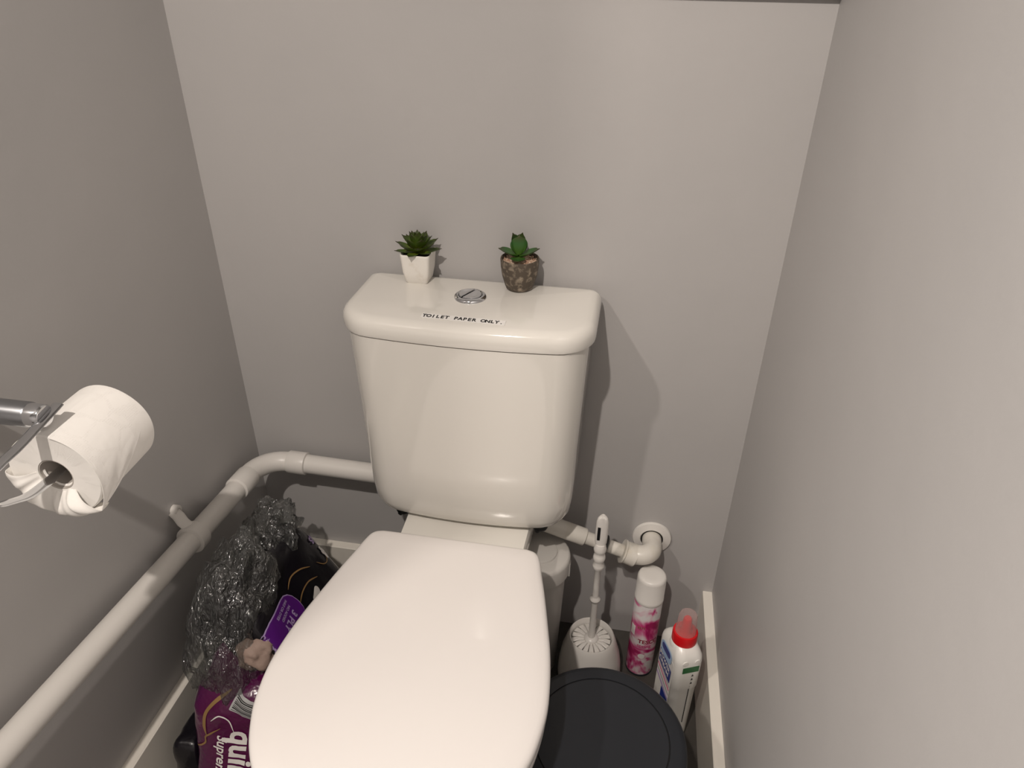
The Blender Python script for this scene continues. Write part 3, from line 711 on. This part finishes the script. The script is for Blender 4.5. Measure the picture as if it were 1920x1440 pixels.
# the artwork is cast from the camera side, from above/front, onto the pack
def art_frame(axis_u, axis_v, centre):
    u_, v_, c_ = Vector(axis_u), Vector(axis_v), Vector(centre)
    return lambda p: c_+u_*p.x+v_*p.y
def drape(name, bm, m, target, u_, v_, centre, dirv, L=.006, label=None, off=.0015):
    subdiv_long(bm, L); project_onto(target, bm, art_frame(u_, v_, centre), dirv, off)
    return obj(name, bm, m, target, 60, label=label)
def flatquad(w_, h_, r=.002):
    bm = bmesh.new(); pts = [bm.verts.new(p) for p in rrect(0,0,w_/2,h_/2,r,0,seg=4)]; bm.faces.new(pts); return bm
def ribbon(pts, wd):
    bm = bmesh.new(); P_ = catmull([(a_,b_,0) for a_, b_ in pts], 6); A_ = []; B_ = []
    for i, p in enumerate(P_):
        t = (P_[min(i+1,len(P_)-1)]-P_[max(i-1,0)]).normalized(); n_ = Vector((-t.y,t.x,0))*wd/2*min(1,.25+4*min(i,len(P_)-1-i)/len(P_))
        A_.append(bm.verts.new(p+n_)); B_.append(bm.verts.new(p-n_))
    for i in range(len(P_)-1): bm.faces.new((A_[i],A_[i+1],B_[i+1],B_[i]))
    return bm
FD = (0,1,-.12)     # cast onto the near (-y) face
def on_front(name, bm, m, x, z, rot=0, **k):
    c, s = math.cos(rot), math.sin(rot)
    return drape(name, bm, m, body, (c,0,s), (-s,0,c), (x,-.3,z+.03), FD, **k)
t = text_mesh('quilts', .052, bold=.0015); on_front('large_lettering', t, M['whiteink'], -.004, .222, -PI/2-.12)
t = text_mesh('Supreme Soft', .022, bold=.0004, shear=.3); on_front('small_lettering', t, M['whiteink'], -.026, .212, -PI/2-.1)
on_front('gold_line', ribbon([(.015,.04),(-.005,.028),(-.02,.01),(-.024,-.01),(-.022,-.03)], .005), M['gold'], -.022, .240)
on_front('gold_line', ribbon([(.02,.02),(.0,.006),(-.006,.0),(-.01,-.014),(-.04,-.03)], .003), M['gold'], -.040, .205)
on_front('white_line', ribbon([(-.015,.0),(.0,.012),(.014,.004),(.02,-.018)], .002), M['whiteink'], -.020, .236)
on_front('barcode', flatquad(.040,.026), M['barcode'], .018, .262, -.45)
bm = bmesh.new()
for k in range(9):
    w_ = (.0012,.0026,.0018)[k%3]; vs = [bm.verts.new(p) for p in ((-.017,-.0108+k*.0024,0),(.017,-.0108+k*.0024,0),(.017,-.0108+k*.0024+w_*.6,0),(-.017,-.0108+k*.0024+w_*.6,0))]; bm.faces.new(vs)
on_front('barcode_bars', bm, M['ink'], .018, .262, -.45, off=.0022)
on_front('info_panel', flatquad(.026,.028), M['whiteink'], .047, .232, -.1)
bm = text_mesh('100% soft\nquilted rolls\n3 ply', .005); on_front('info_lettering', bm, M['ink'], .037, .239, -.1, off=.0022)
# black polythene bulge on the left flank of the plum pack
bk = thing('black_wrapper', 'crumpled black plastic wrapper with a gold line, left of the plum pack', 'wrapper', (-.624,-.462,0))
bm = bmesh.new(); pillow(bm, .019,.036,.076, n=10, seed=9, amp=.009); bmesh.ops.translate(bm, verts=bm.verts, vec=(0,0,.083)); bk_ = obj('wrapper', bm, M['blackpack'], bk, 80)

# black pack leaning in the corner
u_ = Vector((.079,0,-.119)).normalized(); A0 = Vector((-.566,-.15,.372)); Cc = Vector((-.475,-.408,.332))
v_ = (Cc-A0); v_ = (v_-u_*v_.dot(u_)).normalized(); n_ = v_.cross(u_).normalized()
if n_.z < 0: n_ = -n_
LU, LV, LN = .27, .265, .085
cen = A0 + u_*(LU/2) + v_*(LV/2) - n_*(LN/2) + u_*.0
b2 = thing('toilet_roll_pack', 'black plastic toilet roll multipack with violet panel leaning in the back left corner', 'toilet roll pack', cen, (0,0,0), 'toilet roll packs between the left wall and the toilet')
if v_.cross(u_).dot(n_) < 0: n_ = -n_
rotm = Matrix((v_, u_, n_)).transposed()     # right-handed: v x u = n
b2.rotation_euler = rotm.to_euler()
bm = bmesh.new(); pillow(bm, LV/2, LU/2, LN/2, seed=5, amp=.004); bod2 = obj('wrapper', bm, M['blackpack'], b2, 80)
def on_top(name, bm, m, x, y, rot=0, **k):
    c, s = math.cos(rot), math.sin(rot)
    return drape(name, bm, m, bod2, (c,s,0), (-s,c,0), (x,y,.2), (0,0,-1), **k)
on_top('violet_border', flatquad(.112,.066,.031), M['lilac'], .088, -.048)
on_top('violet_panel', flatquad(.108,.062,.029), M['violet'], .088, -.048, off=.0022)
t = text_mesh('3 PLY', .018, bold=.0006); on_top('panel_lettering', t, M['lilac'], .058, -.052, off=.003)
t = text_mesh('NO ADDED', .007, bold=.0002); on_top('panel_lettering', t, M['lilac'], .058, -.063, off=.003)
t = text_mesh('INKS OR DYES', .007, bold=.0002); on_top('panel_lettering', t, M['lilac'], .055, -.073, off=.003)
t = text_mesh('lls', .028, bold=.0006); on_top('roll_lettering', t, M['lilac'], -.129, -.072, off=.002)
t = text_mesh('4', .036, bold=.002); on_top('number', t, M['whiteink'], -.128, -.044, off=.002)
sw_ = lambda L_: [(b_, a_) for a_, b_ in L_]
on_top('gold_line', ribbon(sw_([(-.073,.031),(-.078,.005),(-.068,-.025),(-.05,-.052)]), .0026), M['gold'], .0, .0)
on_top('gold_line', ribbon(sw_([(-.042,.034),(-.046,.009),(-.042,-.02),(-.028,-.048)]), .0026), M['gold'], .0, .0)
on_top('gold_line', ribbon(sw_([(-.028,-.118),(-.018,-.104),(-.024,-.088),(-.040,-.076)]), .002), M['gold'], .0, .0)
on_top('white_emblem', flatquad(.036,.016,.0075), M['whiteink'], -.012, -.016, .2)

# ------------------------------------------------------------------ crumpled clear film over an opened pack
def crumple(bm, rad, seed, amp, sub=5, squash=None):
    bmesh.ops.create_icosphere(bm, subdivisions=sub, radius=1)
    for v in bm.verts:
        q = v.co.normalized(); k = 1.0
        k += amp*(noise.noise(q*2.2+Vector((seed,0,0))))
        k += amp*.65*(abs(noise.noise(Vector((q.x*5,q.y*5,q.z*3.0))+Vector((0,seed,0))))-.2)
        k += amp*.22*(abs(noise.noise(Vector((q.x*11,q.y*11,q.z*6))+Vector((0,0,seed))))-.2)
        p = Vector((q.x*rad[0],q.y*rad[1],q.z*rad[2]))*k
        if squash: p = squash(p)
        v.co = p
op2 = thing('opened_roll_pack', 'opened toilet roll pack inside loose crumpled clear plastic, under the waste pipe', 'toilet roll pack', (-.575,-.36,.0), (0,0,0), 'toilet roll packs between the left wall and the toilet')
def LP(bm): bmesh.ops.translate(bm, verts=bm.verts, vec=(.575,.36,0)); return bm
# contents: two tissue rolls stacked, one in peach-grey
bm = bmesh.new(); pillow(bm, .04,.045,.14, n=10, seed=12, amp=.008)
bmesh.ops.translate(bm, verts=bm.verts, vec=(-.606,-.335,.20)); obj('dark_wrapper', LP(bm), M['blackpack'], op2, 80)
bm = bmesh.new(); crumple(bm, (.030,.030,.030), 4.1, .25, sub=4)
bmesh.ops.translate(bm, verts=bm.verts, vec=(-.512,-.410,.312)); obj('tissue', LP(bm), M['peach'], op2, 80)
bm = bmesh.new(); crumple(bm, (.066,.078,.138), 2.3, .30, squash=lambda p: Vector((p.x*(1-.9*max(-.35,min(.7,p.z))*1.6), p.y, p.z)))
bmesh.ops.rotate(bm, verts=bm.verts, matrix=Matrix.Rotation(-.42,3,'X'))
bmesh.ops.translate(bm, verts=bm.verts, vec=(-.562,-.378,.318)); obj('clear_film', LP(bm), M['film'], op2, 180)
bm = bmesh.new(); crumple(bm, (.045,.065,.062), 7.7, .38)
bmesh.ops.translate(bm, verts=bm.verts, vec=(-.580,-.205,.345)); obj('clear_film', LP(bm), M['film'], op2, 180)
